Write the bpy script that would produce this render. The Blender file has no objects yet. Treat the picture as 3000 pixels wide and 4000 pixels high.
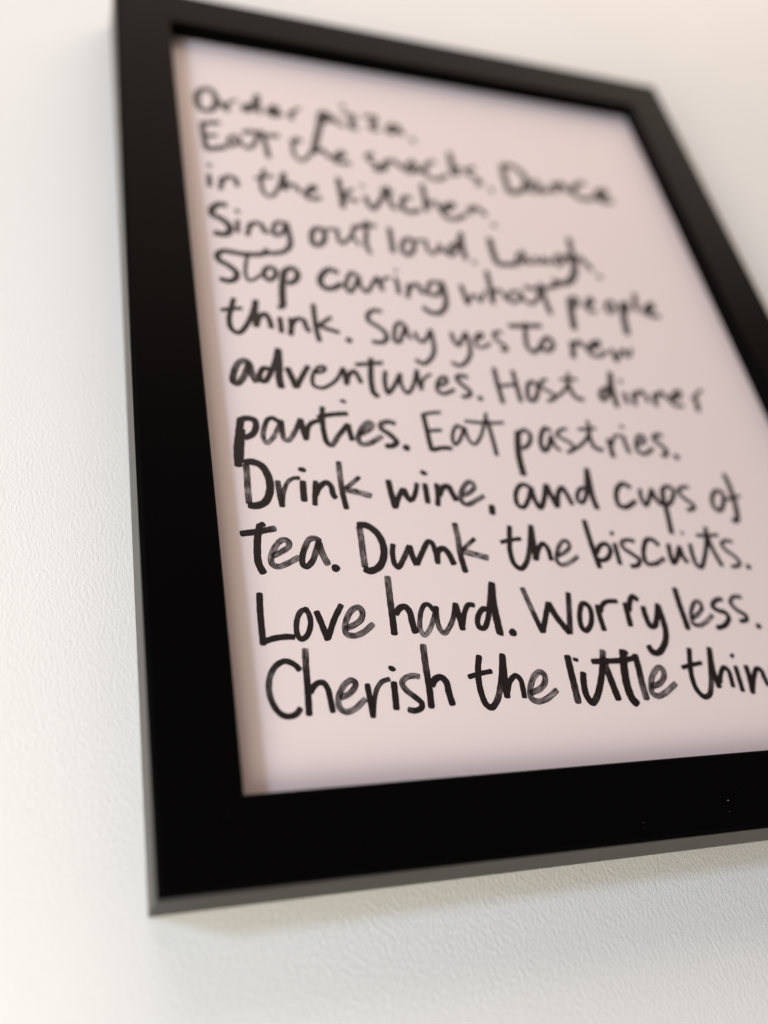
import bpy, bmesh, math, random
from mathutils import Vector, Matrix

# ------------------------------------------------------------------ camera
# All plan sizes are millimetres in the frame's own plane: x to the right, y up,
# z out of the wall towards the room (z = 0 is the front face of the moulding).
MM = 0.001
BASE_X, BASE_Z = 0.0, 1.40            # lower left corner of the frame, metres
DEPTH = 17.72                         # front face of the moulding to the wall

def P(x, y, z):
    return Vector((BASE_X + x * MM, -z * MM, BASE_Z + y * MM))

def D(v):
    return Vector((v[0], -v[2], v[1]))

scene = bpy.context.scene
cam_data = bpy.data.cameras.new("camera")
cam = bpy.data.objects.new("camera", cam_data)
scene.collection.objects.link(cam)
scene.camera = cam
right = D((0.94121862, -0.17005493, 0.29187124))
down = D((0.01470702, -0.84259183, -0.53835185))
fwd = D((0.33747771, 0.51099935, -0.79056212))
m = Matrix((right, -down, -fwd)).transposed().to_4x4()
m.translation = P(-23.345, -40.843, 208.397)
cam.matrix_world = m
cam_data.sensor_fit = 'VERTICAL'
cam_data.sensor_height = 24.0
cam_data.sensor_width = 18.0
cam_data.lens = 24.0 * 3751.75 / 4000.0
cam_data.clip_start = 0.01
cam_data.clip_end = 50
cam_data.dof.use_dof = True
cam_data.dof.focus_distance = 0.251
cam_data.dof.aperture_fstop = cam_data.lens / 9.2
cam_data.dof.aperture_blades = 0

# ------------------------------------------------------------------ light
world = bpy.data.worlds.new("World")
scene.world = world
world.use_nodes = True
bg = world.node_tree.nodes["Background"]
bg.inputs[0].default_value = (1.0, 0.74, 0.66, 1)
bg.inputs[1].default_value = 0.12

def area(name, loc, target, sx, sy, power, colour):
    ld = bpy.data.lights.new(name, 'AREA')
    ld.shape = 'RECTANGLE'
    ld.size, ld.size_y = sx, sy
    ld.energy = power
    ld.color = colour
    o = bpy.data.objects.new(name, ld)
    scene.collection.objects.link(o)
    o.location = loc
    o.rotation_euler = (target - loc).to_track_quat('-Z', 'Y').to_euler()
    return o

AIM = P(110, 150, 0)
area("window_light", P(-1200, 390, 1062), P(60, 120, 0), 0.16, 0.20, 10.8, (0.50, 0.69, 1.0))
area("second_window_light", P(-500, -210, 345), P(-20, 120, 0), 0.17, 0.7, 2.2, (1.0, 0.98, 0.86))
area("floor_bounce", P(-400, -390, 300), P(-80, 60, 0), 0.7, 0.4, 4.1, (1.0, 0.965, 0.85))
area("ceiling_light", P(210, 930, 390), P(160, 250, 0), 1.5, 0.6, 8.6, (1.0, 0.845, 0.70))

scene.view_settings.view_transform = 'Standard'
scene.view_settings.look = 'None'
scene.view_settings.exposure = 0.0
scene.view_settings.gamma = 1.0
scene.view_settings.use_curve_mapping = False
scene.cycles.max_bounces = 8
scene.cycles.diffuse_bounces = 5
scene.cycles.transparent_max_bounces = 32
scene.cycles.sample_clamp_indirect = 6
scene.cycles.use_denoising = True

# ------------------------------------------------------------------ materials
def new_mat(name):
    mt = bpy.data.materials.new(name)
    mt.use_nodes = True
    nt = mt.node_tree
    return mt, nt, nt.nodes["Principled BSDF"]

def node(nt, typ, **kw):
    n = nt.nodes.new(typ)
    for k, v in kw.items():
        setattr(n, k, v)
    return n

def math_node(nt, op, a, b=None, clamp=False):
    n = nt.nodes.new('ShaderNodeMath')
    n.operation = op
    n.use_clamp = clamp
    for i, v in enumerate((a, b)):
        if v is None:
            continue
        if isinstance(v, (int, float)):
            n.inputs[i].default_value = v
        else:
            nt.links.new(v, n.inputs[i])
    return n.outputs[0]

def noise(nt, vec, scale, detail=2.0, rough=0.5):
    n = nt.nodes.new('ShaderNodeTexNoise')
    n.inputs['Scale'].default_value = scale
    n.inputs['Detail'].default_value = detail
    n.inputs['Roughness'].default_value = rough
    nt.links.new(vec, n.inputs['Vector'])
    return n.outputs['Fac']

def mapped(nt, src, scale, rot=(0, 0, 0)):
    mp = nt.nodes.new('ShaderNodeMapping')
    mp.inputs['Scale'].default_value = scale
    mp.inputs['Rotation'].default_value = rot
    nt.links.new(src, mp.inputs['Vector'])
    return mp.outputs[0]

# painted plaster wall: roller stipple, a little longer than wide
wall_mat, nt, bs = new_mat("painted_plaster")
tc = node(nt, 'ShaderNodeTexCoord')
ob = tc.outputs['Object']
n1 = noise(nt, mapped(nt, ob, (1250, 1250, 700), (0, 0.35, 0)), 1.0, 2.0, 0.55)
n2 = noise(nt, mapped(nt, ob, (2300, 2300, 1600)), 1.0, 2.0, 0.5)
n3 = noise(nt, mapped(nt, ob, (190, 190, 150)), 1.0, 2.0, 0.5)
h = math_node(nt, 'ADD', math_node(nt, 'MULTIPLY', n1, 1.0), math_node(nt, 'MULTIPLY', n2, 0.38))
h = math_node(nt, 'ADD', h, math_node(nt, 'MULTIPLY', n3, 0.28))
bp = node(nt, 'ShaderNodeBump')
bp.inputs['Strength'].default_value = 1.0
bp.inputs['Distance'].default_value = 0.00017
nt.links.new(h, bp.inputs['Height'])
nt.links.new(bp.outputs[0], bs.inputs['Normal'])
tone = noise(nt, mapped(nt, ob, (7, 7, 7)), 1.0, 3.0)
cr = node(nt, 'ShaderNodeValToRGB')
cr.color_ramp.elements[0].color = (0.812, 0.802, 0.784, 1)
cr.color_ramp.elements[1].color = (0.842, 0.832, 0.814, 1)
cr.color_ramp.elements[0].position = 0.3
cr.color_ramp.elements[1].position = 0.7
nt.links.new(tone, cr.inputs[0])
nt.links.new(cr.outputs[0], bs.inputs['Base Color'])
bs.inputs['Roughness'].default_value = 0.75
bs.inputs['Specular IOR Level'].default_value = 0.25

# satin black lacquer on the moulding
frame_mat, nt, bs = new_mat("satin_black_lacquer")
tc = node(nt, 'ShaderNodeTexCoord')
ob = tc.outputs['Object']
bs.inputs['Base Color'].default_value = (0.0018, 0.0016, 0.0018, 1)
rg = noise(nt, mapped(nt, ob, (60, 60, 60)), 1.0, 3.0)
mr = node(nt, 'ShaderNodeMapRange')
mr.inputs['To Min'].default_value = 0.27
mr.inputs['To Max'].default_value = 0.32
nt.links.new(rg, mr.inputs['Value'])
nt.links.new(mr.outputs[0], bs.inputs['Roughness'])
bs.inputs['Specular IOR Level'].default_value = 0.016
bs.inputs['Specular Tint'].default_value = (1.0, 0.80, 0.75, 1)
bs.inputs['Sheen Tint'].default_value = (1.0, 0.95, 0.88, 1)
bs.inputs['Sheen Weight'].default_value = 0.3
bs.inputs['Sheen Roughness'].default_value = 0.25
fb = noise(nt, mapped(nt, ob, (2600, 2600, 2600)), 1.0, 1.0)
bp = node(nt, 'ShaderNodeBump')
bp.inputs['Strength'].default_value = 0.15
bp.inputs['Distance'].default_value = 0.00003
nt.links.new(fb, bp.inputs['Height'])
nt.links.new(bp.outputs[0], bs.inputs['Normal'])

# smooth card of the print
paper_mat, nt, bs = new_mat("pale_pink_card")
tc = node(nt, 'ShaderNodeTexCoord')
ob = tc.outputs['Object']
pn = noise(nt, mapped(nt, ob, (3500, 3500, 3500)), 1.0, 2.0)
cr = node(nt, 'ShaderNodeValToRGB')
cr.color_ramp.elements[0].color = (0.775, 0.664, 0.661, 1)
cr.color_ramp.elements[1].color = (0.795, 0.684, 0.681, 1)
cr.color_ramp.elements[0].position = 0.35
cr.color_ramp.elements[1].position = 0.65
nt.links.new(pn, cr.inputs[0])
nt.links.new(cr.outputs[0], bs.inputs['Base Color'])
bs.inputs['Roughness'].default_value = 0.55
bs.inputs['Specular IOR Level'].default_value = 0.2

# marker ink: full where the pen was wet, streaky and see-through where it ran dry
ink_mat, nt, bs = new_mat("black_marker_ink")
uv1 = node(nt, 'ShaderNodeUVMap', uv_map="stroke")
uv2 = node(nt, 'ShaderNodeUVMap', uv_map="wetness")
s1 = node(nt, 'ShaderNodeSeparateXYZ')
s2 = node(nt, 'ShaderNodeSeparateXYZ')
nt.links.new(uv1.outputs[0], s1.inputs[0])
nt.links.new(uv2.outputs[0], s2.inputs[0])
along, across, dry, seed = s1.outputs[0], s1.outputs[1], s2.outputs[0], s2.outputs[1]
cv = node(nt, 'ShaderNodeCombineXYZ')
nt.links.new(math_node(nt, 'MULTIPLY', along, 0.42), cv.inputs[0])
nt.links.new(math_node(nt, 'MULTIPLY', across, 3.4), cv.inputs[1])
nt.links.new(math_node(nt, 'MULTIPLY', seed, 7.3), cv.inputs[2])
st = noise(nt, cv.outputs[0], 1.0, 3.0, 0.6)
cv2 = node(nt, 'ShaderNodeCombineXYZ')
nt.links.new(math_node(nt, 'MULTIPLY', along, 0.5), cv2.inputs[0])
nt.links.new(math_node(nt, 'MULTIPLY', across, 0.5), cv2.inputs[1])
nt.links.new(math_node(nt, 'MULTIPLY', seed, 3.1), cv2.inputs[2])
blot = noise(nt, cv2.outputs[0], 1.0, 2.0, 0.5)
mr = node(nt, 'ShaderNodeMapRange', interpolation_type='SMOOTHSTEP')
mr.inputs['From Min'].default_value = 0.33
mr.inputs['From Max'].default_value = 0.62
nt.links.new(math_node(nt, 'ADD', math_node(nt, 'MULTIPLY', st, 0.72), math_node(nt, 'MULTIPLY', blot, 0.28)), mr.inputs['Value'])
thin = mr.outputs[0]
edge = node(nt, 'ShaderNodeMapRange', interpolation_type='SMOOTHSTEP')
edge.inputs['From Min'].default_value = 0.80
edge.inputs['From Max'].default_value = 1.0
nt.links.new(math_node(nt, 'ABSOLUTE', across), edge.inputs['Value'])
core = math_node(nt, 'SUBTRACT', 1.0, math_node(nt, 'MULTIPLY', edge.outputs[0], 0.55))
loss = math_node(nt, 'MULTIPLY', math_node(nt, 'MULTIPLY', dry, core),
                 math_node(nt, 'ADD', math_node(nt, 'MULTIPLY', thin, 0.9), 0.02))
alpha = math_node(nt, 'SUBTRACT', 1.0, loss, clamp=True)
nt.links.new(alpha, bs.inputs['Alpha'])
bs.inputs['Base Color'].default_value = (0.011, 0.0062, 0.0060, 1)
bs.inputs['Roughness'].default_value = 0.5
bs.inputs['Specular IOR Level'].default_value = 0.25

board_mat, nt, bs = new_mat("grey_backing_board")
bs.inputs['Roughness'].default_value = 0.9
tc = node(nt, 'ShaderNodeTexCoord')
bn = noise(nt, mapped(nt, tc.outputs['Object'], (400, 400, 400)), 1.0, 3.0)
cr = node(nt, 'ShaderNodeValToRGB')
cr.color_ramp.elements[0].color = (0.16, 0.13, 0.10, 1)
cr.color_ramp.elements[1].color = (0.24, 0.20, 0.15, 1)
nt.links.new(bn, cr.inputs[0])
nt.links.new(cr.outputs[0], bs.inputs['Base Color'])

dust_mat, nt, bs = new_mat("pale_dust")
bs.inputs['Base Color'].default_value = (0.4, 0.39, 0.37, 1)
bs.inputs['Roughness'].default_value = 0.9

# ------------------------------------------------------------------ helpers
def link(name, bm, material, parent=None, smooth=False):
    me = bpy.data.meshes.new(name)
    bm.normal_update()
    bm.to_mesh(me)
    bm.free()
    me.materials.append(material)
    if smooth:
        for f in me.polygons:
            f.use_smooth = True
    o = bpy.data.objects.new(name, me)
    scene.collection.objects.link(o)
    if parent:
        o.parent = parent
        o.matrix_parent_inverse = Matrix.Identity(4)
    return o

# ------------------------------------------------------------------ the wall
bm = bmesh.new()
bmesh.ops.create_cube(bm, size=1.0)
bmesh.ops.scale(bm, vec=(4.0, 0.12, 2.7), verts=bm.verts)
wall = link("wall", bm, wall_mat)
wall.location = (0.3, DEPTH * MM + 0.0002 + 0.06, 1.35)
wall["kind"] = "structure"

# ------------------------------------------------------------------ the framed print
W, H, FACE, BEV, REC = 241.65, 331.0, 19.8, 1.22, 6.256
picture = bpy.data.objects.new("framed_print", None)
picture.empty_display_size = 0.05
scene.collection.objects.link(picture)
picture.location = P(0, 0, 0)
picture["label"] = "black framed print of handwritten marker words on pale pink card, hanging on the wall"
picture["category"] = "framed print"

def L(x, y, z):                       # frame plan -> the picture's local space
    return Vector((x * MM, -z * MM, y * MM))

# moulding section: (distance in from the outer edge, z)
SECTION = [(0.0, -DEPTH), (0.0, -BEV - 0.10), (0.035, -BEV + 0.06), (BEV - 0.12, -0.07), (BEV + 0.10, 0.0),
           (FACE - 0.75, 0.0), (FACE - 0.50, -0.03), (FACE - 0.22, -0.15), (FACE - 0.06, -0.38), (FACE, -0.70),
           (FACE, -REC + 0.12), (FACE - 5.0, -REC + 0.12), (FACE - 5.0, -DEPTH)]
SEAM = 0.003                          # each mitre stops this far short of its neighbour

def moulding(name, side):
    bm = bmesh.new()
    ends = []
    n_along = 2
    for e in (0, 1):
        ring = []
        for u, z in SECTION:
            if side in ('left', 'right'):
                x = u if side == 'left' else W - u
                y = (u + SEAM) if e == 0 else (H - u - SEAM)
            else:
                y = u if side == 'bottom' else H - u
                x = (u + SEAM) if e == 0 else (W - u - SEAM)
            ring.append(bm.verts.new(L(x, y, z)))
        ends.append(ring)
    n = len(SECTION)
    for i in range(n):
        j = (i + 1) % n
        bm.faces.new((ends[0][i], ends[0][j], ends[1][j], ends[1][i]))
    bm.faces.new(ends[0][::-1])
    bm.faces.new(ends[1])
    bmesh.ops.recalc_face_normals(bm, faces=bm.faces)
    return link(name, bm, frame_mat, picture)

moulding("frame_stile", 'left')
moulding("frame_stile", 'right')
top_rail = moulding("frame_rail", 'top')
low_rail = moulding("frame_rail", 'bottom')

def slab(name, x0, x1, y0, y1, z0, z1, material, parent):
    bm = bmesh.new()
    vs = [bm.verts.new(L(x, y, z)) for x in (x0, x1) for y in (y0, y1) for z in (z0, z1)]
    for f in ((0, 1, 3, 2), (4, 6, 7, 5), (0, 4, 5, 1), (2, 3, 7, 6), (0, 2, 6, 4), (1, 5, 7, 3)):
        bm.faces.new([vs[i] for i in f])
    bmesh.ops.recalc_face_normals(bm, faces=bm.faces)
    return link(name, bm, material, parent)

IN = FACE - 4.6
sheet = slab("print_sheet", IN, W - IN, IN, H - IN, -REC - 0.35, -REC, paper_mat, picture)
slab("backing_board", IN, W - IN, IN, H - IN, -REC - 3.4, -REC - 0.4, board_mat, picture)

# specks of dust on the lower rail
random.seed(4)
for x, y, r in ((143.6, 7.6, 0.11), (142.7, 4.8, 0.05), (117.1, 4.5, 0.06), (116.7, 3.1, 0.04), (149.0, 11.3, 0.04)):
    bm = bmesh.new()
    bmesh.ops.create_icosphere(bm, subdivisions=1, radius=1.0)
    a = random.uniform(0.4, 1.0)
    for v in bm.verts:
        px, py, pz = v.co.x * r * 1.7, v.co.y * r * 0.8, v.co.z * r * 0.5
        v.co = L(x + px * math.cos(a) + py * math.sin(a), y - px * math.sin(a) + py * math.cos(a), 0.02 + pz)
    link("dust_speck", bm, dust_mat, low_rail)

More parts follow.
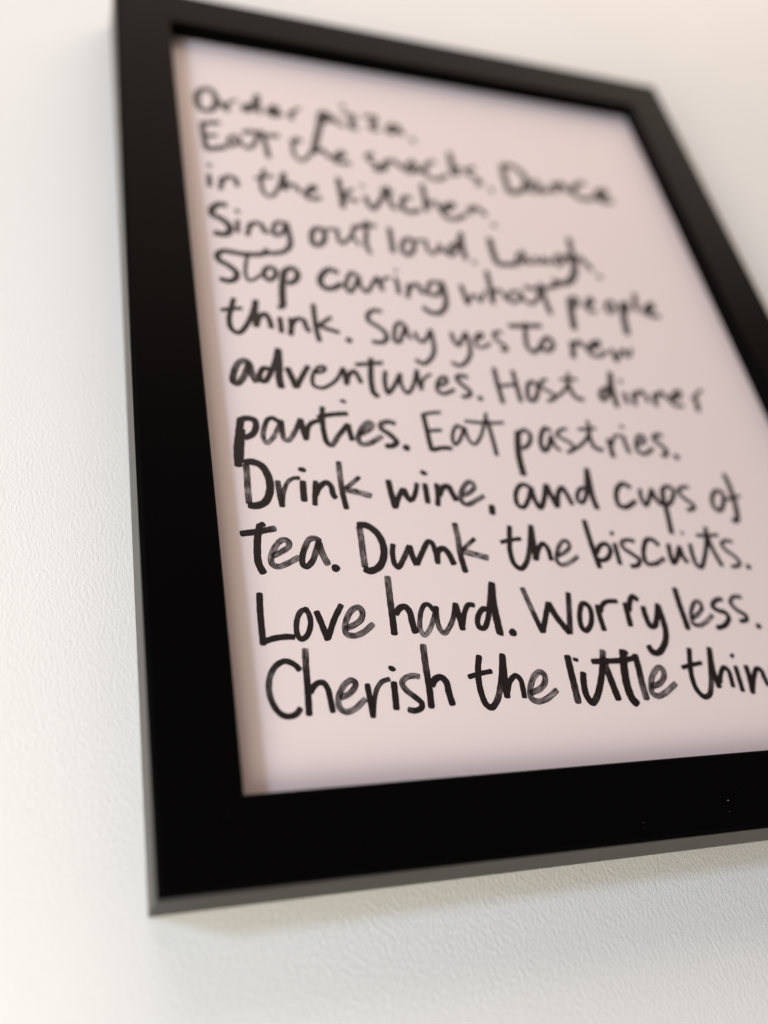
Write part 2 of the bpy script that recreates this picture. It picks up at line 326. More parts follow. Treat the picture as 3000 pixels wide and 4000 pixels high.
# ------------------------------------------------------------------ the handwriting
# line|word|strokes; a stroke is  pen width mm : dryness along it : x,y points in mm
INK = """
1|Order|2.55:0.1:31.53,281.84 29.01,279.28 28.16,273.82 29.24,269.65 31.97,269.23 34.54,272.46 35.21,277.87 33.42,281.96 31.08,282.11;2.84:0:36.09,275.46 37.47,273.94 39.15,270.64;1.55:0:38.68,271.63 40.01,276.08 43.06,278.37;2.65:0:48.39,276.54 45.86,275.15 45.08,273.45 46.84,272.98 49.07,276.1 51.29,283.57;2.14:0:51.29,283.57 50.88,277.32 51.06,272.07;2.49:0:54.03,272.8 57.77,275.84 57.59,277.71 55.94,276.91 54.61,273.7 55.91,272.36 59.78,274.21;2.35:0:63.25,276.43 62.89,271.56;1.7:0:62.76,273.27 64.27,276.69 67.11,279.47
1|pizza.|2.77:0:75.15,278.76 73.67,270.74 71.66,263.53 69.15,254.21;3.18:0:75.02,278.57 77.56,278.58 77.62,275.5 75.02,273.19;2.49:0:80.23,277.68 80.55,274.66 83.83,272.76;2.45:0:84.21,280.21 88.56,279.86 86.36,272.59 89.44,272.54;2.52:0:92.62,280.69 97.7,281.13 94.85,273.81 98.26,273.83;2.57:0:105.02,278.94 102.17,275.91 102.09,273.17 104.97,274.38 106.83,278.58;2.53:0:106.32,277.28 106.92,274.83 108.33,272.97;2.86:0:84.79,284.91 85.06,284.67;3.04:0:111.29,270.62 111.51,270.36
2|Eat|2.15:0:28.89,261.59 29.1,255.25 29.4,247.32;2.45:0:28.63,261.17 32.36,262.42 35.41,263.29;2.11:0:29.27,254.59 33.88,255.78;2.6:0:29.42,247.53 32.61,248.37 36.83,250.34;1.76:0:41.35,257.35 38.79,256.05 37.68,252.27 38.7,250.96 40.78,253.67 41.9,256.76;1.84:0:41.37,256.07 42.52,252.65 44.68,251.15 47.32,254.42 48.91,259.8 50.5,262.34;2.04:0:50.46,261.97 51.16,255.28 51.68,247.28;2.39:0:43.38,259.25 46.58,260.85 50.71,259.85 56.99,260.78
2|the|1.7:0:63.86,261.76 61.75,256.56 61.55,251.15 63.68,248.41 66.88,251.58 69.48,257.18 72.37,266.68;2.03:0:60.55,258.46 65.59,260.1;2.05:0:72.37,266.68 70.75,260.38 69.49,253.71;2.14:0:69.61,253.88 72.65,256.42 74.83,252.2;2.28:0:75.69,252.02 80.59,255.09 80.59,256.7 78.05,254.69 76.59,251.49 78.37,250.29 82.93,251.03
2|snacks.|2.35:0:93.18,258.32 90.44,257.21 90.94,254.16 93.3,251.74 91.79,248.9;1.94:0:97.02,255.45 95.2,249.6;2.37:0:92.29,248.86 95.53,250.03 98.26,255.19 100.96,255.91 103.32,251.99;2.2:0:109.19,258.01 106.03,254.75 105.15,250.75 107.31,251.19 110.01,256.32;2.32:0:109.35,256.18 109.48,251.63 111.93,253.38;2.16:0:118.23,259.39 114.86,257.33 112.68,252.43 114.19,249.06 117.84,248.91 121.8,252.42;2.73:0:125.91,266.52 125.19,257.97 124.88,252.3;2.54:0:129,258 124.38,255.55;2.75:0:124.63,255.45 127.06,253.11;2.31:0:135.1,259.41 131.88,257.46 130.81,255.21 133.82,252.96 135.65,250.34 133.13,248.96;2.74:0:139.25,247.18 139.46,246.93
2|Dance|2.84:0:148.12,263.49 147.3,254.88 147.08,246.6;3.03:0:147.96,263.3 152.73,263.67 156.25,259.73 156.41,253.63 152.81,249.17 147.2,246.62;2.13:0:162.43,257.11 159.05,254.91 157.11,249.99 159.12,249.46 162.47,254.81;2.81:0:162.4,254.95 162.8,250.31 166.27,252.34;2.84:0:169.05,256.86 168.67,250.66;3.24:0:169.32,253.84 173.21,257.05 174.36,252.11;2.88:0:184.83,259.94 179.6,257.2 177.36,252.3 180.06,249.59 185.75,250.64;2.84:0:186.44,250.92 192.66,254.24 193.22,256.85 190.63,256.35 187.99,251.97 189.68,249.82 195.48,250.88
3|in|1.89:0:29.37,234.19 29.14,227.75;2.06:0:29.78,238.93 29.98,238.71;1.82:0:33.38,233.35 33.26,230.37 32.62,226.86;2.03:0:33.18,230.48 35.87,234.17 38.05,233.81 38.86,229.62
3|the|1.66:0:49.37,240.94 47.7,235.19 47.33,230.46 48.54,227.07 50.33,226.94 53.04,230.89 56.09,240.39;1.8:0:45.36,235.26 52.23,237.78;2.27:0:56.09,240.39 55.87,235.45 55.57,231.04;2.09:0:55.6,231.24 57.59,234.44 59.41,234.12 61.09,230.95;2.11:0:62.42,230.53 66.94,233.88 66.65,235.18 64.39,233.05 62.97,229.43 64.68,228.29 68.58,229.47
3|kitchen.|2.4:0:76.45,241.71 76.43,234.67 76.07,225.5;1.91:0:81.18,236.6 78.14,233.29 76.31,231.38;2.08:0:76.57,231.84 79.62,230.51 82.48,230.35;2.12:0:85.71,233.68 86,229.64 87.5,227.07 90.51,231.14 93.21,235.77 95.2,240.69;2.14:0:95.16,240.47 94.88,234 95.49,229.31 97.38,228.83;2.48:0:92.12,238 97.07,237.75;1.99:0:85.13,238.96 85.43,238.74;2.41:0:103.89,236.02 101.16,235.51 99.5,232.09 99.82,228.58 102.2,227.98 106.09,229.83;2.34:0:109.74,244.72 109.42,237.39 108.64,229.45;1.9:0:108.84,230.87 111.22,234.91 113.36,235.3 114.1,231.11;2.17:0:115.17,230.6 120.08,234.06 120.7,235.65 117.89,234.72 115.2,230.75 116.25,227.34 119.84,227.27 124.8,230.69;2.55:0:126.93,235.29 127.31,231.34;2.35:0:126.95,232.68 129.61,235.41 131.85,233.69 133.22,231.24;2.49:0:135.16,226.68 135.33,226.29
4|Sing|2.62:0:34.23,219.31 31.58,219.46 28.99,216.49 29.01,214 31.84,212.33 34.31,209.06 33.61,205.91 31.64,204.98 28.75,205.42;1.75:0:37.21,212.75 36.77,206.6;2.07:0:37.4,217.16 37.59,216.88;1.82:0:41.21,211.76 40.58,208.87 39.82,205.57;1.96:0:40.45,209.35 43.01,212.37 45.12,211.79 46.08,208.55 47.62,208.67;1.79:0:53.4,214.13 50.6,213.65 49.11,210.28 49.44,207.43 51.77,208.54 53.78,213.56;2.05:0:53.9,214.53 54.35,208.03 54.12,203.69 52.6,200.9 49.78,199.09 46.28,198.57 44.95,200.16
4|out|2.17:0:65.66,213.77 63.14,211.96 62.15,208.04 62.62,204.88 64.68,205.2 66.86,208.79 66.63,212.53 64.98,213.79;1.51:0:66.72,212.55 69.05,213.44 71.54,214.11;1.66:0:72.16,214.21 71.68,209.55 72.68,207.07 75.36,209.51 77.21,212.35 78.68,217.1;1.51:0:77.08,211.56 79.14,207.07;1.84:0:83.7,220.23 82.51,213.2 81.61,207.32 82.6,203.58;2.22:0:78.44,215.63 82.81,217.79 86.93,218.15
4|loud.|2.14:0:91.86,218.12 91.57,212.08 91.12,205.3;2.02:0:98.55,213.97 96.03,211.49 94.89,206.82 96.21,204.99 98.48,206.73 100.01,211.46 98.49,214.15;1.59:0:100.05,212.64 104.4,213.78;1.68:0:105.07,213.89 104.78,208.96 106.1,207.1 108.85,209.58 110.38,212.76;1.81:0:109.99,211.38 110.73,209.09 112,208.11;1.85:0:117.15,214.27 114.04,211.68 112.52,208.19 113.55,207.24 116.75,211.44 120.16,220.31;2.3:0:120.16,220.31 119.16,213.13 118.87,206.02;2.18:0:121.95,205.17 122.3,204.96
4|Laugh.|2.79:0:131.52,219.23 131.08,211.64 131.35,205.62;2.6:0:131.3,205.42 136.37,206.01 140.3,207.03;1.86:0:144.58,214 141.81,212.24 140.23,208.35 141.54,207.74 144.39,211.96;2.35:0:144.33,212.15 144.33,208.27 146.54,208.59;1.92:0:148.52,212.23 148.2,208.83 150.43,209.16 152.58,212.5;2.3:0:152.36,212.13 152.63,209.34 154.75,210.11;2.05:0:160.7,214.17 158.25,213.67 156.38,210.69 157.3,208.67 160.26,211.25 161.98,214.78;3.06:0:161.92,214.56 164.42,210.49 163.18,205.61 159.7,200.49 155.53,199.16 152.36,200.17;2.61:0:166.6,224.82 165.7,218.23 164.54,210.51;2.56:0:164.76,211.22 168.04,214.09 169.93,211.29 171.59,207.78;2.82:0:173.65,205.03 173.88,204.72
5|Stop|2.25:0:34.07,196.92 31.4,197.23 29.19,195.43 29.39,192.85 32.09,190.93 34.51,188.12 34.27,185.53 32.29,183.85 29.01,184.37;2.29:0:33.27,197.21 37.6,196.69 43.16,197.4 46.31,198.88;1.34:0:39.5,197.98 38.02,192.36 37.51,187.11 38.32,184.83 40.27,185.77 42.83,188.29;1.9:0:46.64,192.25 44.38,190.94 43.6,187.65 44.88,185.99 46.95,187.53 47.59,190.51 46.21,192.19;2.43:0:50.67,191.35 49.42,185.85 48.6,180.06 48.26,174.71;1.87:0:46.53,174.12 48.68,174.76;2.2:0:50.43,190.73 53.3,192.49 54.88,190.65 53.9,187.02 50.89,185.07
5|caring|2.33:0:69.18,192.51 66.38,193.73 63.59,191.26 62.19,187.54 63.54,184.81 66.2,185.04 69.68,187.66;1.71:0:75.93,191.76 74.15,193.31 71.92,190.02 70.94,185.77 71.99,184.04 73.99,186.75 76.3,192.11;1.62:0:76.3,192.11 76.15,187.62 77.69,184.76 80.64,188.8 82.54,192.35;1.93:0:82.69,192.67 83.19,190.33 83.81,186.13;1.41:0:83.62,189.67 86.35,192.57 87.78,192.76;1.8:0:89.59,193 89.7,189.39 89.48,185.3;1.64:0:90.24,196.45 90.43,196.24;1.82:0:93.64,190.51 93.27,187.45 92.26,183.93;1.82:0:93.37,187.94 96.29,190.86 97.62,190.42 97.95,187.45 99.73,186.95;1.76:0:105.82,192.72 102.82,192.64 100.76,189.62 101.08,186.64 103.43,186.51 105.67,190.25 106.73,193.59;2.1:0:106.7,193.46 106.71,187.34 105.73,181.82 102.55,178.08 99.29,178.12 97.05,180.32
5|what|2.09:0:113.88,192.86 114.24,187.68 114.46,183.46;1.46:0:114.54,183.77 117.25,188.06 118.44,188.51 119.6,185.6 121.8,188.93 122.71,191.21;2.17:0:125.88,201.42 125.41,194.06 124.47,184.96;1.64:0:125,187.48 127.09,191.77 129.17,192.04 130.1,187.49;1.64:0:137.02,192.53 133.71,191.99 131.55,188.59 132.05,186.68 134.57,187.6 137.34,191.82;1.82:0:137.23,191.8 137.76,188.11 140.01,187.01 143.44,190.06 146.89,198.15;2.28:0:146.22,197.1 146.28,189.15 146.56,182.64;2.13:0:139.16,195.09 145.28,194.73 154.09,197.8
5|people|2.8:0:156.89,191.72 155.73,185.88 154.12,176.12;2.02:0:156.85,191.59 159.77,192.08 159.61,189.5 156.53,187.11;1.9:0:161.6,187.71 166.63,191.31 165.93,192.83 163.46,189.32 163.75,186.06 166.69,186.52;1.92:0:174.07,192.67 171.18,188.96 171.95,186.37 174.94,188.76 174.93,192.77;2.86:0:178.74,191.48 177.57,185.23 176.08,175.95;1.92:0:178.46,190.99 181.18,192.42 180.75,188.8 178.1,187.08;2.44:0:186.52,197.69 184.35,188.44;2.26:0:186.62,188.06 191.9,190.62 192.72,193.15 190.56,191.91 188.13,188.36 189.81,186.81 194.12,186.97
6|think.|1.86:0:32.72,176.54 31.43,171.92 30.44,167.53 30.86,163.36 32.89,162.01 35.34,164.89 37.9,170.51 39.65,176.56;1.61:0:28.17,170.9 31.21,171.74 34.95,172.44;2.06:0:39.65,176.56 38.85,171.17 38.62,164.98;1.96:0:38.64,165.25 40.24,169.7 41.98,170.82 42.99,168.93 43.44,164.96;1.87:0:46.58,169.98 46.54,167.17 46.42,163.41;1.95:0:50.09,170 49.86,166.45 49.18,162.64;1.83:0:49.97,167 52.14,169.85 54.2,169.64 54.68,166.97 55.49,164.63;1.82:0:58.35,177.05 58.05,171.72 57.92,166.23 58.31,161;1.57:0:63.68,171.91 60.91,169.56 58.52,167.54;1.73:0:58.88,167.69 61.76,166.64 65.47,165.39;2.64:0:68.06,162.62 68.24,162.42
6|Say|1.87:0:81.67,176.39 79.17,176.67 76.61,174.67 76.34,171.82 79.04,169.59 81.23,167.04 81.16,164.26 79.12,162.64 76.01,162.76;1.62:0:88.68,170.63 87.33,172.29 85.38,170.27 84.17,166.23 84.1,163.46 85.43,163.48 87.23,167.1 89.07,171.23;1.62:0:88.93,170.77 89.18,166.74 89.99,165.15;1.61:0:91.7,168.57 92.28,165.38 93.64,164.29 95.98,166.88 97.68,170.17;1.7:0:97.68,170.17 97.61,165.92 97.07,160.85 94.78,156.81 91.69,154.8 89.72,156.46
6|yes|1.69:0:105.04,169.8 105.35,165.56 106.4,164.09 108.85,167.62 110.52,170.37;1.7:0:110.52,170.37 110.7,165.52 109.81,160.38 106.89,156.24 104.34,155.09 102.29,156.49;1.42:0:112.9,166.88 116.36,168.84 116.37,170.4 115.07,169.97 113.14,166.91 113.45,164.26 115.8,164.2 118.69,166.31;1.71:0:124.43,171.82 121.62,171.23 120.92,169.42 122.63,166.7 124.24,165.13 123.73,163.54 121.97,163.77
6|To|2.29:0:127.84,175.13 134.32,175.65 141.01,176.55;1.92:0:134.9,177.39 133.37,171.27 132.64,165.94 134.21,163.66 137.74,166.55;2.01:0:141.19,170.71 138.57,167.68 138.78,164.96 141.43,165.5 143.23,168.73 142.28,171 140.46,170.46
6|new|2.24:0:151.01,170.21 150.52,166.48 149.51,162.41;2.13:0:151.31,168.21 154.04,170.39 155.62,168.04;1.83:0:155.76,166.86 161.56,169.21 162.37,171.21 160.75,171.05 157.33,167.72 157.37,164.65 160.37,164.33 164.35,166.9;2.22:0:166.5,168.3 166.88,165.04 166.96,162.21;1.54:0:167.08,162.57 169.75,166.5 171.72,168.37 171.74,165.37 173.12,165.5 175.2,169.43
7|adventures.|2.17:0.5,0.6,0.3,0.2,0.4,0.4,0.3:35.11,149.86 33.41,151.07 31.54,149.65 29.83,145.55 29.45,142.59 30.64,141.96 32.57,144.3 34.06,147.88 35,150.71;2.34:0.3,0.4,0.6:34.93,149.95 35.27,146.49 36.51,142.75;1.93:0:41.35,147.74 39.37,148.58 37.75,146.2 37.68,143.73 39.01,143.49 40.89,146.46 43.05,151.67 44.44,156.83;2.38:0:44.5,156.68 44.01,149.73 43.5,144.68 43.79,141.15;2.15:0:46.42,149.33 47.46,145.5 48.41,141.5;1.82:0:48.44,141.7 50.73,146.26 53.24,150.63;1.38:0:55.07,148.03 57.74,148.86 58.46,150.46 57.19,150.71 55.35,149.17 53.9,146.01 53.89,143.01 56.17,142.08 59.67,143.95 62.12,146.67 64.28,150.86;1.73:0:64.4,150.81 64.49,147.37 64.48,143.92;1.7:0:64.53,144.22 65.83,148 67.76,149.7 68.69,147.71 69.41,145.01;1.96:0:74.32,155.62 73.48,151.22 72.7,145.47 72.83,141.41 74.11,139.88;1.62:0:68.61,152.37 73.18,153.19 78.02,153.99;1.59:0:78.28,150.69 77.28,146.34 77.48,141.64 79.6,143.94 83.11,150.04;1.39:0:83.11,150.04 82.61,145.2 83.94,142.11 86.12,144.43 89.14,152.13;1.61:0:89.14,152.13 88.85,148.29 89.22,143.73;1.13:0:89.17,144.56 90.85,148.45 93.74,150.7;1.48:0:95.59,145.93 98.37,147.46 98.62,149.6 97.26,149.5 95.09,146.68 94.69,143.77 96.22,142.74 100.65,144.73;1.68:0:106.52,150.24 103.84,150.83 102.44,149.64 103.49,147.33 105.94,144.33 105.33,142.71 102.59,141.89;2.26:0:108.84,141.91 109.05,141.66
7|Host|1.87:0:117.17,155.32 116.8,148.36 116.78,140.25;1.82:0:123.87,154.78 123.71,148.34 123.52,141.24;1.55:0:117.1,147.57 123.45,148.6;1.77:0:131.07,150.39 128.86,149.83 127.2,146.44 126.83,142.53 128.12,142.08 130.47,145.05 131.48,148.94 130.27,150.27;1.05:0:131.45,148.83 134.55,151.27;1.55:0:136.04,151.89 133.35,150.46 132.95,148.23 135.34,146.49 137.08,144.71 136.7,143.76 133.51,142.19;1.42:0:134.17,142.5 140.12,146.29 143.15,149.83 145.26,155.62;1.9:0:143.75,150.99 144.11,146.58 145.39,144.36 147.83,143.98;1.48:0:141.01,152.17 147.78,152.82
7|dinner|1.86:0:159.32,150.05 156.81,148.9 155.11,146.82 155.09,144.49 156.82,145.16 159.89,150.54 162.27,157.32;2.23:0:162.33,157.32 160.74,150.04 160,141.62;1.92:0:164.88,148.37 164.65,143.31;2.05:0:165.14,153.45 165.28,153.12;1.94:0:168.63,148.64 167.58,142.78;1.8:0:168.91,146.96 172.24,149.3 173.38,147.11 173.45,144.46;2.01:0:177.1,148.69 176.18,142.96;1.92:0:177.43,147.17 180.52,149.33 181.81,146.45;1.66:0:182.36,145.8 187.98,148.32 188.35,150.66 186.28,149.75 183.22,145.98 184.02,143.93 187.85,143.9;2.11:0:193.15,148.68 193.91,145.85 193.02,141.79;1.37:0:193.74,146.24 195.48,149.72 198.64,151.83
8|parties.|2.35:0.05:30.38,129.17 29.43,123.86 28.42,117.99 28.15,112.08;2.35:0:30.3,125.27 29.33,118.92 28.67,113.4;2.05:0:30.01,128.46 32.23,129.19 34.22,128.62 34.55,126.42 33.34,123.61 30.79,121.99;1.6:0.1,0.1,0.6,0.8,0.6,0.1:41.41,128.43 39.59,129.73 38.18,128.94 36.65,125.16 36.24,122.4 37.08,120.63 38.73,122.07 40.6,125.37 42.25,129.09;1.68:0,0.3,0.8,0.3,0:42.23,128.95 42.12,125.46 42.3,122.25 43.37,121.76 45.63,124.72 48.1,129.91;1.87:0:48.1,129.91 48.31,126.26 48.89,122.21;1.66:0:48.97,122.82 50.19,127.3 51.96,128.96 53.88,129.54;1.76:0,0,0,0.1,0.6,0.2,0:55.42,134.87 54.78,130.41 54.55,125.2 55.14,121.28 56.23,120.77 58.67,124.01 62.46,128.8;1.84:0:62.46,128.8 62.55,126.09 62.88,122.72;1.74:0:53.3,130.7 57.5,132.01 63,132.74;1.83:0:61.86,137.55 62.7,137.21;1.84:0.5,0.7,0.5,0.6,0.7:65.16,125.05 68.24,126.64 70.08,128.66 69.39,129.83 67.59,128.76 65.69,125.79 64.77,123.38 65.4,121.68 67.38,121.63 72.57,124.82;1.89:0.6,0.5,0.4,0.1,0:77.65,129.72 75.43,130.42 72.97,129.31 72.71,127.84 75.31,125.34 76.76,122.79 75.41,121.45 72.93,121.19;2.63:0:79.44,120.97 79.6,120.74
8|Eat|1.78:0:87.59,134.27 87.63,127.93 87.56,123.56 87.67,120.11;1.39:0:87.52,133.96 90.56,134.75 93.75,135.16;1.38:0:88.13,127.67 92.66,128.21;1.7:0:87.63,120.3 91.08,121.32 94.55,121.33;1.33:0:99.9,128.75 98.42,130.26 96.71,128.43 95.49,124.92 95.88,122.89 97.43,124.04 99.55,127.59 100.82,129.9;1.25:0:100.62,129.04 101.04,124.71 102.42,123.21 105.03,125.89 107.61,131.04 109.6,136;1.54:0:109.15,133.66 109.27,126.11 109.15,119.22;1.34:0:101.27,132.18 107.8,131.8 114.88,132.32
8|pastries.|2.38:0:119.05,129.24 117.65,124.03 116.75,119.05 116.47,112.03;1.67:0:118.95,128.37 121.71,129.79 123.09,127.82 121.54,124.22 118.64,122.24;1.79:0:131.09,129.78 129.43,130.98 127.34,128.56 125.93,124.43 126.33,121.84 128.04,123.02 130.65,127.96;1.41:0:130.66,128.32 131,123.66 132.48,122.11;1.47:0:137.27,131.26 134.36,130.22 132.86,128.33 134.76,126.89 137.39,124.72 137.35,123.09 134.61,121.45;1.43:0:135.02,121.57 139.54,124.06 143.42,127.33 145.68,131.09 146.14,135.08;1.77:0:145.34,131.07 144.88,127.4 145.64,123.83 148.36,123.08;1.38:0:141.5,131.07 148.41,132.03;1.92:0:151.7,127.85 151.5,124.1 151.26,120.24;1.25:0:152.54,125.44 154.61,128.94 157.04,129.59;1.7:0:157.8,129.63 157.82,125.43 158.02,122.22;1.79:0:158.72,133.3 158.88,133.04;1.57:0:162.24,126.06 165.56,127.38 165.73,129.51 164.3,129.7 162.12,126.68 161.54,123.41 163.59,122.2 168.01,124.75;1.84:0:173.63,130.29 171.09,130.32 169.71,128.64 171.22,126.59 172.89,124.02 172.13,122.31 170.29,121.71;2.63:0:175.93,121.63 176.14,121.38
9|Drink|1.91:0.1,0.5,0.65,0.3,0.7,0.7,0.1:30.35,113.04 30.24,108.94 30,104.69 29.94,99.89;2.33:0:29.96,113.38 31.81,113.88 34.58,112.68 36.24,108.71 36.08,104.01 34.26,100.4 31.38,99.22 29.74,99.6;1.75:0.4,0.2,0.1:38.67,107.71 38.76,103.23 39.06,99.04;1.35:0,0.4,0.5,0.2:39.13,99.67 39.9,103.68 41.41,107.15 43.24,108.63 45.18,108.78;2.01:0:45.91,107.85 45.62,104.26 45.45,100.98;2.25:0:45.82,111.78 46.54,111.59;1.64:0.2,0,0:49.64,107.96 48.89,103.92 48.32,99.73;1.81:0:48.84,102.97 50.69,106.12 52.76,107.49 53.89,106.21 54.19,103.19 54.87,102.26;1.76:0.1,0.75,0.5,0.3,0,0:57.4,114.9 57.09,109.83 56.97,104.12 57.32,98.68;1.44:0,0.65,0.3:62.91,109.71 60.35,107.5 58.07,105.59;2.08:0.6,0.8,0.9:58,105.2 61.39,104.46 65.48,103.2
9|wine,|2.02:0:71.55,108.96 71.63,104.5 72,99.17;1.73:0:72.04,99.38 74.03,103.68 75.68,106.08;2.09:0:75.68,106.08 76.32,103.29 77.59,101.69;1.6:0,0,0.3:77.64,101.91 79.19,104.7 80.37,108.19;1.88:0:82.81,108.04 82.62,104.78 82.38,101.13;2.34:0:82.94,112.02 83.48,111.67;1.75:0:86.49,108.15 86.18,104.43 85.29,100.3;1.99:0:86.39,103.89 88.57,106.98 90.07,107.25 90.8,105 91.69,102.22;1.71:0.5,0.7,0.5,0.5,0.6,0.75:93.81,104.07 96.42,105.14 98.42,107.03 98.3,108.64 97.35,109.07 95.6,107.87 93.6,104.61 93.23,102.12 94.81,100.94 97.6,102.22 101.09,104.21;2.12:0:102.7,100.88 102.12,97.59
9|and|1.66:0:117.53,107.7 115.03,108.67 112.83,106.96 111.43,103.67 111.63,100.92 113.21,100.41 115.39,102.84 117.82,107.95;1.86:0:117.74,107.66 117.71,103.36 118.81,100.29 121.03,103.43 123.14,108.91;2.05:0:123.17,109 123.8,105.37 124.88,100.49;1.82:0:124.95,100.73 126.64,105.92 128.57,107.87 129.35,105.99 130.34,101.58;1.61:0:137,107.63 135.37,107.82 133.31,105.61 132.79,103.23 133.9,102.45 135.99,104.73 137.92,110.07 139.6,115.62;2.09:0:139.69,115.63 138.93,109.61 138.37,104.31 138.71,100.15
9|cups|1.89:0,0,0,0.1,0.4:153.63,108.47 151.44,109.99 148.78,108.44 146.96,104.51 147.15,101.64 149.3,101.11 153.79,103.56;1.65:0:156.96,108.27 156.25,104.73 156.93,101.98 160.18,106.29 161.33,108.49;2.02:0:161.16,108.29 161.59,104.85 163.07,102.11;2.01:0:165.53,108.51 164.52,104.92 163.94,99.56 162.61,91.46;1.72:0:165.55,108.56 168.21,109.48 169.48,108.02 168.22,105.01 165.51,102.4 163.94,102.37;1.65:0.4,0.2,0,0:176.01,109.45 173.03,109.12 171.43,107.57 172.44,105.11 174.95,102.69 175.02,101.37 171.94,100.33
9|of|1.78:0:187.12,108.59 184.73,106.91 182.99,103.36 183.47,100.89 184.85,100.57 187.66,103.96 188.56,107.51 187.05,108.54;2.06:0:192.48,115.26 192.73,111.21 192.33,106.08 191.24,100.03 189.76,96.65 188.04,97.02;1.26:0:188.26,104.63 195.46,106.47
10|tea.|2.07:0:32.25,93.41 31.3,89.99 30.67,85.65 30.57,81.4 31.66,78.26;1.84:0:32.71,93.54 33.13,93.22;1.95:0,0,0.1,0.5:26.63,90.35 30.88,90.99 36.4,92.12;1.73:0.5,0.6,0.5,0.7,0.6,0.5,0.7,0.75:34.38,83.51 37.13,84.88 39.24,86.46 39.41,87.85 38.44,88.57 36.98,88.04 35.14,85.66 34.12,83.32 34.12,81.19 35.56,80.34 38.44,81.37 41.82,83.31;1.75:0.3,0.6,0.2,0.1,0.2,0.5,0.1:48.2,88.02 47.02,89.02 45.38,88.81 43.82,86.48 42.59,83.31 42.46,80.96 43.35,80.3 45.15,81.93 46.68,85.29 47.88,88.3;1.95:0.2,0.5,0.85:47.8,87.69 48.17,84.49 49.42,80.77;2.66:0:51.21,79.86 51.4,79.74
10|Dunk|1.93:0.1,0.7,0.6,0.4,0.7,0.7,0.1:60.08,93.04 60.03,89.39 59.77,84.5 59.64,80.01;2.19:0:59.59,93.45 62.19,93.36 64.81,91.08 66.03,87.36 65.56,83.28 63.61,80.07 60.84,78.9 59.32,79.62;1.66:0,0,0.1,0.3,0.1:69.05,87.38 68.33,84.5 68.4,80.85 69.17,79.96 71.15,82.46 73.8,86.9;1.84:0:73.8,86.9 74.04,83.68 74.68,80.62;1.73:0:74.78,80.7 77.36,84.92 79.77,88.17 80.68,87.84 81.23,84.92 81.24,81;1.98:0:81.16,81.53 82.05,85.13 83.97,85.88 85.04,84.5 86.03,80.69;1.88:0.1,0.75,0.5,0.3,0,0:89.22,94.46 89.16,89.58 88.69,84.09 88.98,78.21;1.41:0,0.65,0.2:94.39,89.28 92.07,87.47 89.5,85.35;2.08:0.6,0.8,0.9:89.7,85.01 92.87,84.09 97.13,82.78
10|the|1.74:0,0,0,0.1,0.3,0,0:106.74,93.75 105.44,88.82 104.62,84.94 104.93,80.69 106.61,79.34 108.74,81.1 110.97,85.38 112.48,89.74 113.81,94.05;1.44:0:102.35,88.07 105.44,88.82 109.34,89.37;1.89:0:113.81,94.05 113.24,89.75 112.2,82.03;1.72:0:112.4,82.28 114.03,85.81 116.04,87.65 117.13,86.26 117.25,82.01;1.52:0.5,0.6,0.5,0.6,0.75:119.74,83.56 122.95,84.96 124.65,86.72 124.61,88.26 123.44,88.7 121.46,87.15 119.68,84.08 119.04,81.92 119.9,80.54 122.12,80.83 126.67,83.43
10|biscuits.|1.91:0:132.62,96.11 132.47,90.32 132.5,84.96 132.73,79.36;1.66:0:133.12,84.43 135.45,87.2 137.61,87.65 138.44,85.86 137.01,83.19 134.84,82.01 133.28,82.23;1.69:0:140.64,87.98 140.36,84.52 140.17,80.45;1.7:0:140.48,91.8 141.24,91.07;1.6:0.5,0.4,0.2,0:148,88.6 145.58,89.14 143.18,88.13 143.23,86.32 145.62,84.08 147.49,82.07 146.05,80.21 143.59,79.87;1.7:0.1,0,0.2,0.5,0.6:156.27,87.18 154.79,89.1 152.78,89.32 150.7,86.79 149.39,83.18 149.69,80.86 152.12,80.62 156.64,82.58;1.77:0:159.94,87.83 159.21,84.08 159.21,81.04 160.85,82.26 163.53,86.46 163.5,83.62 164.46,81.02;1.28:0.3:166.23,92.02 167.09,91.51;1.64:0:167.95,87.87 167.3,83.62 167.44,80.42 168.69,79.42 171.04,82.24 174.15,87.8 176.4,94.07;1.7:0:175.66,92.06 175.67,86.4 176.85,79.74;1.32:0:171.59,90.94 175.59,90.92 180.01,91.14;1.45:0.3,0.2,0:184.56,88.55 182.18,89.02 180.04,88.06 180.37,85.94 183.1,83.14 184.01,81.05 182.63,79.81 180.27,79.68;2.19:0:186.58,79.6 186.78,79.37
11|Love|1.8:0.1,0,0:29.88,72.67 29.52,67.63 29.37,62.26 29.31,58.06;1.72:0:29.17,58.83 32.19,59.78 35.52,60.13 37.55,59.96;1.55:0.5,0.2,0.2,0,0,0.1,0.3:42.23,67.53 40.44,67.38 39.24,65.95 38.37,63.08 38.39,60.57 39.13,59.34 40.67,60.14 42.05,62.97 42.23,65.51 41.63,67.36 40.86,68;1.8:0:44.15,67.12 45.03,63.62 46.1,58.82;1.67:0,0,0,0.3:46.15,59.18 48.6,64.62 51.23,68.9;1.7:0.5,0.6,0.5,0.7,0.6,0.5,0.7,0.75:51.18,61.88 53.9,63.01 55.88,64.43 56.6,66.65 55.76,67.98 53.88,67.27 52.11,64.9 51.19,62.35 51.25,60.53 53.04,59.86 55.59,60.58 59.08,63.12
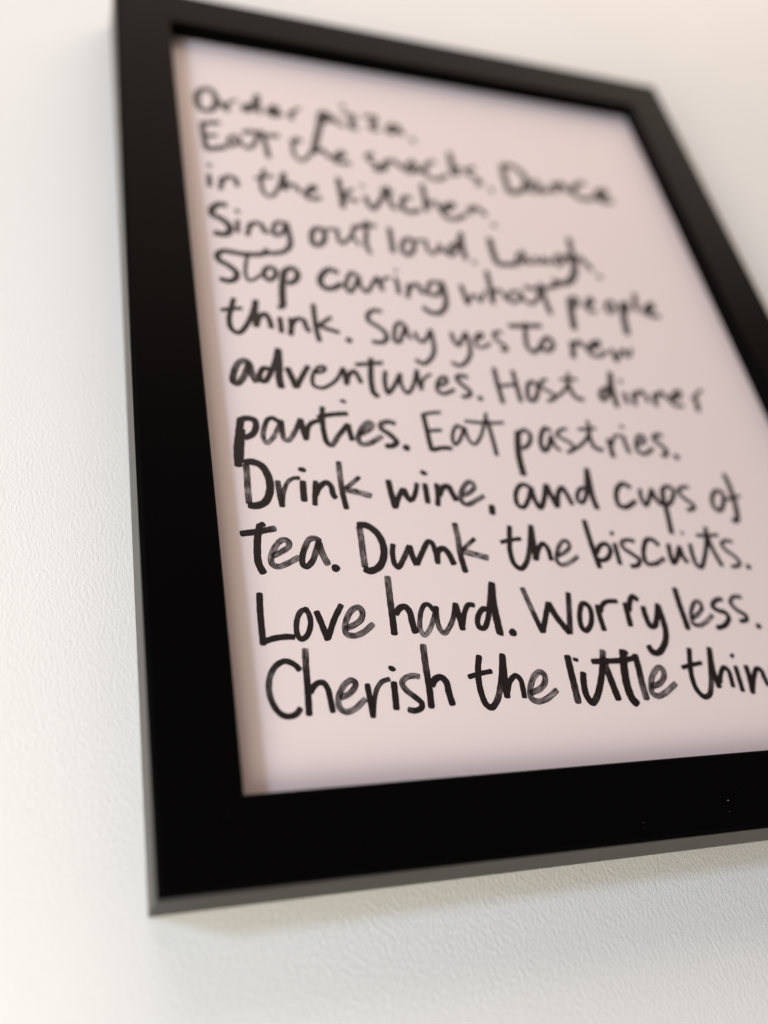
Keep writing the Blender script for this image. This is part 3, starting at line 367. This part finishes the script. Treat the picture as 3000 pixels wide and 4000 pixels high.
11|hard.|1.94:0.7,0.4,0.25,0,0:65.51,77.21 64.97,69.89 64.64,64.21 64.31,59.76;1.91:0,0.1,0.1,0:65.71,65.69 67.33,67.55 68.86,67.9 69.84,66.35 69.97,63.32 70.3,60.05;1.45:0.1,0.1,0.3,0.7,0.75,0.5,0.1:76.78,66.5 75.78,68.33 74.69,68.43 73.47,67.03 72.3,64.01 71.87,61.01 72.64,59.42 74.16,60.57 76.15,63.91 77.81,67.83;1.54:0,0.4,0.7,0.6,0.2,0:77.8,67.79 77.26,63.88 77.53,60.84 78.41,59.8 80.01,61.15 81.99,64.15 83.59,68.69;1.83:0:83.57,68.61 83.86,64.87 84.08,60.58;1.58:0:84.33,61.98 85.83,65.98 87.47,68.1 89.23,67.87;1.67:0,0,0,0,0.1,0.3,0:93.06,66.13 91.8,66.83 89.83,65.11 88.89,62.81 89.09,61.27 90.36,60.96 92.14,63.5 94.18,69.35 96,75.05;2.26:0:96.16,74.89 95.16,69.34 94.83,63.43 94.74,58.99;1.07:0:94.49,59.08 95.7,58.96;2.62:0:98.58,59.45 98.74,59.29
11|Worry|1.72:0.4,0.6,0.5,0.1,0:105.22,73.18 106.03,68.33 106.99,63.12 107.84,59.09;1.76:0:107.86,59.17 109.7,63.05 112.23,68.41;2.09:0,0,0.1:112.2,68.29 113.35,64.16 116.24,58.6;1.82:0.15,0.3,0.2,0.4:119.53,71.36 118.12,65.65 116.27,58.44;1.72:0.3,0,0,0,0,0.2:124.79,67.35 123.16,67.79 121.62,65.58 120.62,62.37 120.69,59.97 121.5,59.27 123.4,60.69 124.85,63.88 124.93,66.73 123.54,68.07;1.81:0:127.77,67.29 127.48,63.81 127.48,59.09;1.56:0:128.15,64.94 129.55,67.25 131.38,68.26 134.92,68.27;1.91:0:137.25,67.73 136.96,64.41 136.6,60.2;1.81:0:137.82,65.13 139.27,68.53 140.59,69.77 141.95,68.39;1.93:0:142.92,66.44 142.71,63.44 143.24,60.13 144.51,60.02 146.48,62.94 148.33,67.17;2.03:0:148.17,66.75 148.14,62.06 147.69,57.96 145.89,54.37 142.71,51.68 140.92,52.07 140.27,54.04
11|less.|2.05:0,0.1,0.2,0:156.25,72.41 155.87,66.51 155.85,61.87 155.78,58.62;1.58:0.5,0.6,0.5,0.6,0.75:158.45,62.14 161.02,63.42 163.34,65.5 163.34,67.44 162.05,67.68 159.83,65.58 158.43,62.64 158.27,60.55 160,59.79 163.25,61.04 166.3,63.17;1.73:0.4,0.2,0,0:172,68.36 169.39,67.97 167.42,66.06 168.5,64.75 171.29,63.61 171.58,61.89 169.08,59.54 165.93,58.87;1.59:0.6,0.5,0.1,0:179.34,68.81 176.47,69.03 174.5,67.22 175.58,64.81 178.17,62.59 177.89,61.22 175.17,60.86;2.21:0:181.25,59.07 181.41,58.89
12|Cherish|1.62:0,0.1,0.1,0.45,0.4,0.3,0,0.1,0.2:37.8,50.91 36.54,52.54 34.33,53.53 32.01,52.53 30.3,50.17 29.53,47.53 29.52,44.56 30.44,41.58 31.8,39.82 33.45,39.21 35.41,39.74 36.71,41.22;1.79:0.7,0.4,0.2,0.05,0,0:39.82,56.75 39.39,51.8 39.11,46.72 38.54,39.16;1.62:0,0.1,0.1,0,0:39.7,44.85 40.24,45.99 41.73,47.33 43.21,47.36 44.13,45.8 44.39,43.1 44.59,39.55;1.63:0.6,0.5,0.4,0.7,0.5,0.5,0.7,0.7:46.88,43.24 49.15,44.02 50.88,45.46 51.53,46.96 50.57,47.69 48.94,46.92 47.31,44.96 46.39,42.66 46.48,40.66 47.78,39.53 50.18,40.12 53.42,42.61;1.61:0.1,0,0,0.1:54.53,46.57 54.54,43.23 54.64,37.63;1.36:0,0.2,0.4,0.3:54.8,38.52 55.76,42.49 56.9,45.15 58.59,46.96 60.76,47.55;1.78:0:61.65,46.75 61.39,43.55 61.01,39.33;1.92:0:61.55,50.5 62.12,50.19;1.61:0.7,0.7,0.5,0.4,0.1,0,0.4:68.92,47.8 67.15,48.13 65.13,47.7 63.83,46.36 64.5,44.42 66.53,42.42 68.05,40.62 67.67,39.45 65.98,38.8 64,39.22;1.86:0.7,0.3,0.35,0,0,0:71.65,56.8 71.16,50.44 70.95,45.14 70.4,39.23;1.86:0:71.72,45.1 73.11,46.97 74.8,47.35 75.93,45.95 76.02,43.13 76.38,39.64
12|the|1.81:0,0,0,0,0.1,0.5,0,0,0:87.01,53.07 85.92,49.81 85.15,45.86 85.11,41.96 85.73,39.29 86.98,38.45 89.11,40.33 91.01,44.14 92.31,47.7 93.86,53.25;1.97:0:93.82,53.1 92.86,46.95 92.16,40.8;1.59:0:92.63,42.45 94.16,45.43 96.25,46.86 97.25,45.65 97.31,43.11 97.1,40.54;1.42:0:82.42,47.07 86.01,47.91 89.61,48.44;1.73:0.5,0.6,0.5,0.7,0.5,0.5,0.7,0.8:99.1,41.76 102.39,42.85 104.36,44.76 104.67,46.77 103.54,47.56 101.7,46.54 100.15,44.42 99.08,41.94 99.14,40.14 100.62,39.35 103.45,39.91 107.32,42.31
12|little|2.16:0,0,0.1,0.4,0.3:113.33,52.04 113.02,47.14 112.83,42.69 112.57,38.18;1.19:0:114.84,50.95 116.27,50.4;2.01:0,0,0,0.2,0,0,0.1,0.6:116.74,46.9 115.91,43.65 115.73,39.97 116.9,38.09 118.54,39.46 121.03,43.4 123.23,48.2 125.01,53.22;2.19:0.4,0.2,0,0:124.39,50.84 124.36,48.54 124.67,43.97 125.15,38.36;2.51:0:131.47,52.99 129.99,47.53 129.18,42.25 129.5,38.5 130.73,36.77;1.77:0:131.85,52.5 132.29,52.09;1.76:0:120.33,49.93 124.8,49.86 129.76,49.85 135.54,50.56;2.11:0,0,0.2,0.65,0.4:134.83,51.52 134.65,47.71 134.12,42.76 133.93,38;1.78:0.5,0.6,0.5,0.7,0.5,0.5,0.7,0.8:136.65,41.69 139.68,42.49 142.08,44.68 142.29,46.61 141.25,47.23 139.29,45.96 137.76,44.11 136.58,41.5 136.52,39.62 137.92,38.9 140.77,39.77 145.13,42.3
12|things.|1.75:0,0,0,0.1,0.4,0,0:153.72,52.77 152.18,48.15 151.13,43.87 151.3,39.99 152.84,37.92 154.73,38.28 156.47,40.89 158.66,46.68 160.63,52.72;1.42:0:148.88,46.87 152.38,47.54 156.21,48.06;1.95:0:160.63,52.72 159.04,45.47 159.15,40.25;1.61:0:159.95,41.81 161.34,44.58 163.19,46.29 164.32,45.24 164.19,42.87 163.84,40.21;1.68:0:167.3,46.59 167.01,43.13 166.56,38.75;1.67:0:167.23,50.2 167.95,49.44;1.84:0:170.97,46.64 170.74,43.36 169.77,37.95;1.68:0:170.13,38.95 172.27,42.89 174.42,45.4 175.77,44.81 175.87,42.72 176.17,39.99;1.52:0:184.62,47.42 181.93,47.53 179.52,45.18 178.91,42.58 180.87,42.28 183.7,44.79 185.47,47.79;1.67:0:185.41,47.67 184.45,42.72 182.19,38.42 178.65,36.62 176.5,37.92;1.51:0.4,0.2,0:191.34,47.76 188.65,47.67 187.06,45.87 188.52,43.96 189.13,42.3 187.19,40.77 184.94,41;1.99:0:192,41.36 192.16,41.19
"""

LINES = {}
for row in INK.strip().split("\n"):
    ln, wd, _ = row.split("|")
    LINES.setdefault(ln, []).append(wd)

def resample(pts, step):
    n = len(pts)
    ext = [pts[0] * 2 - pts[1]] + pts + [pts[-1] * 2 - pts[-2]]
    out = []
    for i in range(n - 1):
        p0, p1, p2, p3 = ext[i:i + 4]
        # centripetal Catmull-Rom
        t0 = 0.0
        t1 = t0 + max((p1 - p0).length, 1e-4) ** 0.5
        t2 = t1 + max((p2 - p1).length, 1e-4) ** 0.5
        t3 = t2 + max((p3 - p2).length, 1e-4) ** 0.5
        k = max(2, int((p2 - p1).length / step))
        for q in range(k):
            t = t1 + (t2 - t1) * q / k
            a1 = p0 * ((t1 - t) / (t1 - t0)) + p1 * ((t - t0) / (t1 - t0))
            a2 = p1 * ((t2 - t) / (t2 - t1)) + p2 * ((t - t1) / (t2 - t1))
            a3 = p2 * ((t3 - t) / (t3 - t2)) + p3 * ((t - t2) / (t3 - t2))
            b1 = a1 * ((t2 - t) / (t2 - t0)) + a2 * ((t - t0) / (t2 - t0))
            b2 = a2 * ((t3 - t) / (t3 - t1)) + a3 * ((t - t1) / (t3 - t1))
            out.append(b1 * ((t2 - t) / (t2 - t1)) + b2 * ((t - t1) / (t2 - t1)))
    out.append(pts[-1].copy())
    return out

ACROSS = (-1.0, -0.5, 0.0, 0.5, 1.0)
rnd = random.Random(11)

def stroke(bm, uva, uvb, width, dry, pts, z):
    pts = [Vector(p) for p in pts]
    length = sum((b - a).length for a, b in zip(pts, pts[1:]))
    seed = rnd.uniform(0, 40)
    hw = width / 2
    if length < 0.6 * width:                              # a dot
        c = (pts[0] + pts[-1]) / 2
        d = (pts[-1] - pts[0]).normalized()
        e = Vector((-d.y, d.x))
        ra, rb = hw * 0.86 + length * 0.4, hw * 0.92
        if length > 0.25 * width:
            rb = hw * 0.78
        ring = []
        ph = rnd.uniform(0, 6.28)
        for k in range(28):
            a = k / 28 * 2 * math.pi
            w = 1 + 0.035 * math.sin(3 * a + ph) + 0.02 * math.sin(5 * a + 2 * ph)
            q = c + d * (math.cos(a) * ra * w) + e * (math.sin(a) * rb * w)
            ring.append(bm.verts.new(L(q.x, q.y, z)))
        f = bm.faces.new(ring)
        for lp in f.loops:
            lp[uva].uv = (0, 0)
            lp[uvb].uv = (dry[0], seed)
        return
    # pen ends run a little past the traced end points
    d0 = (pts[0] - pts[1]).normalized()
    d1 = (pts[-1] - pts[-2]).normalized()
    pts[0] = pts[0] + d0 * (0.10 * width)
    pts[-1] = pts[-1] + d1 * (0.10 * width)
    c = resample(pts, 0.22)
    # short steps inside the rounded ends
    n = len(c)
    s = [0.0]
    for a, b in zip(c, c[1:]):
        s.append(s[-1] + (b - a).length)
    total = s[-1]
    r = 0.34 * width
    def at(t):
        t = min(max(t, 0.0), total)
        for i in range(n - 1):
            if s[i + 1] >= t:
                f = (t - s[i]) / max(s[i + 1] - s[i], 1e-9)
                return c[i].lerp(c[i + 1], f)
        return c[-1]
    marks = [r * q for q in (0.0, 0.06, 0.18, 0.4, 0.7)]
    ts = marks + [t for t in s if r < t < total - r] + [total - q for q in marks[::-1]]
    w0, w1, w2 = rnd.uniform(0, 9), rnd.uniform(0, 9), rnd.uniform(0, 9)
    rows = []
    for i, t in enumerate(ts):
        e = 0.05
        p = at(t)
        tan = at(t + 0.12) - at(t - 0.12)
        if tan.length < 1e-6:
            tan = d1
        tan.normalize()
        nrm = Vector((-tan.y, tan.x))
        k = 1.0
        for q in (t, total - t):
            if q < r:
                k = min(k, max(0.0, 1 - (1 - q / r) ** 2.6) ** (1 / 2.6))
        k = max(k, 0.02)
        wob = 1 + 0.03 * math.sin(t * 2.1 + w0) + 0.02 * math.sin(t * 5.3 + w1)
        a = t / total * (len(dry) - 1)
        j = min(int(a), len(dry) - 2) if len(dry) > 1 else 0
        dv = dry[0] if len(dry) == 1 else dry[j] + (dry[j + 1] - dry[j]) * (a - j)
        zz = z + 0.004 * t / max(total, 1e-6)
        row = []
        for v in ACROSS:
            q = p + nrm * (hw * k * wob * v)
            row.append((bm.verts.new(L(q.x, q.y, zz)), t, v * (0.55 + 0.45 * k), dv))
        rows.append(row)
    for a, b in zip(rows, rows[1:]):
        for j in range(len(ACROSS) - 1):
            quad = (a[j], b[j], b[j + 1], a[j + 1])
            try:
                f = bm.faces.new([q[0] for q in quad])
            except ValueError:
                continue
            for lp, q in zip(f.loops, quad):
                lp[uva].uv = (q[1], q[2])
                lp[uvb].uv = (q[3], seed)

for n_row, row in enumerate(INK.strip().split("\n")):
    ln, wd, strokes = row.split("|")
    bm = bmesh.new()
    uva = bm.loops.layers.uv.new("stroke")
    uvb = bm.loops.layers.uv.new("wetness")
    for k, st_txt in enumerate(strokes.split(";")):
        w_, d_, p_ = st_txt.split(":")
        z = -REC + 0.012 + 0.006 * k + 0.0013 * (n_row % 4)
        stroke(bm, uva, uvb, float(w_), [float(x) for x in d_.split(",")],
               [tuple(float(c) for c in q.split(",")) for q in p_.split()], z)
    for f in bm.faces:
        f.normal_update()
        if f.normal.y > 0:
            f.normal_flip()
    o = link("handwritten_word", bm, ink_mat, sheet)
    o["label"] = 'black marker word "%s" in the line "%s"' % (wd, " ".join(LINES[ln]))
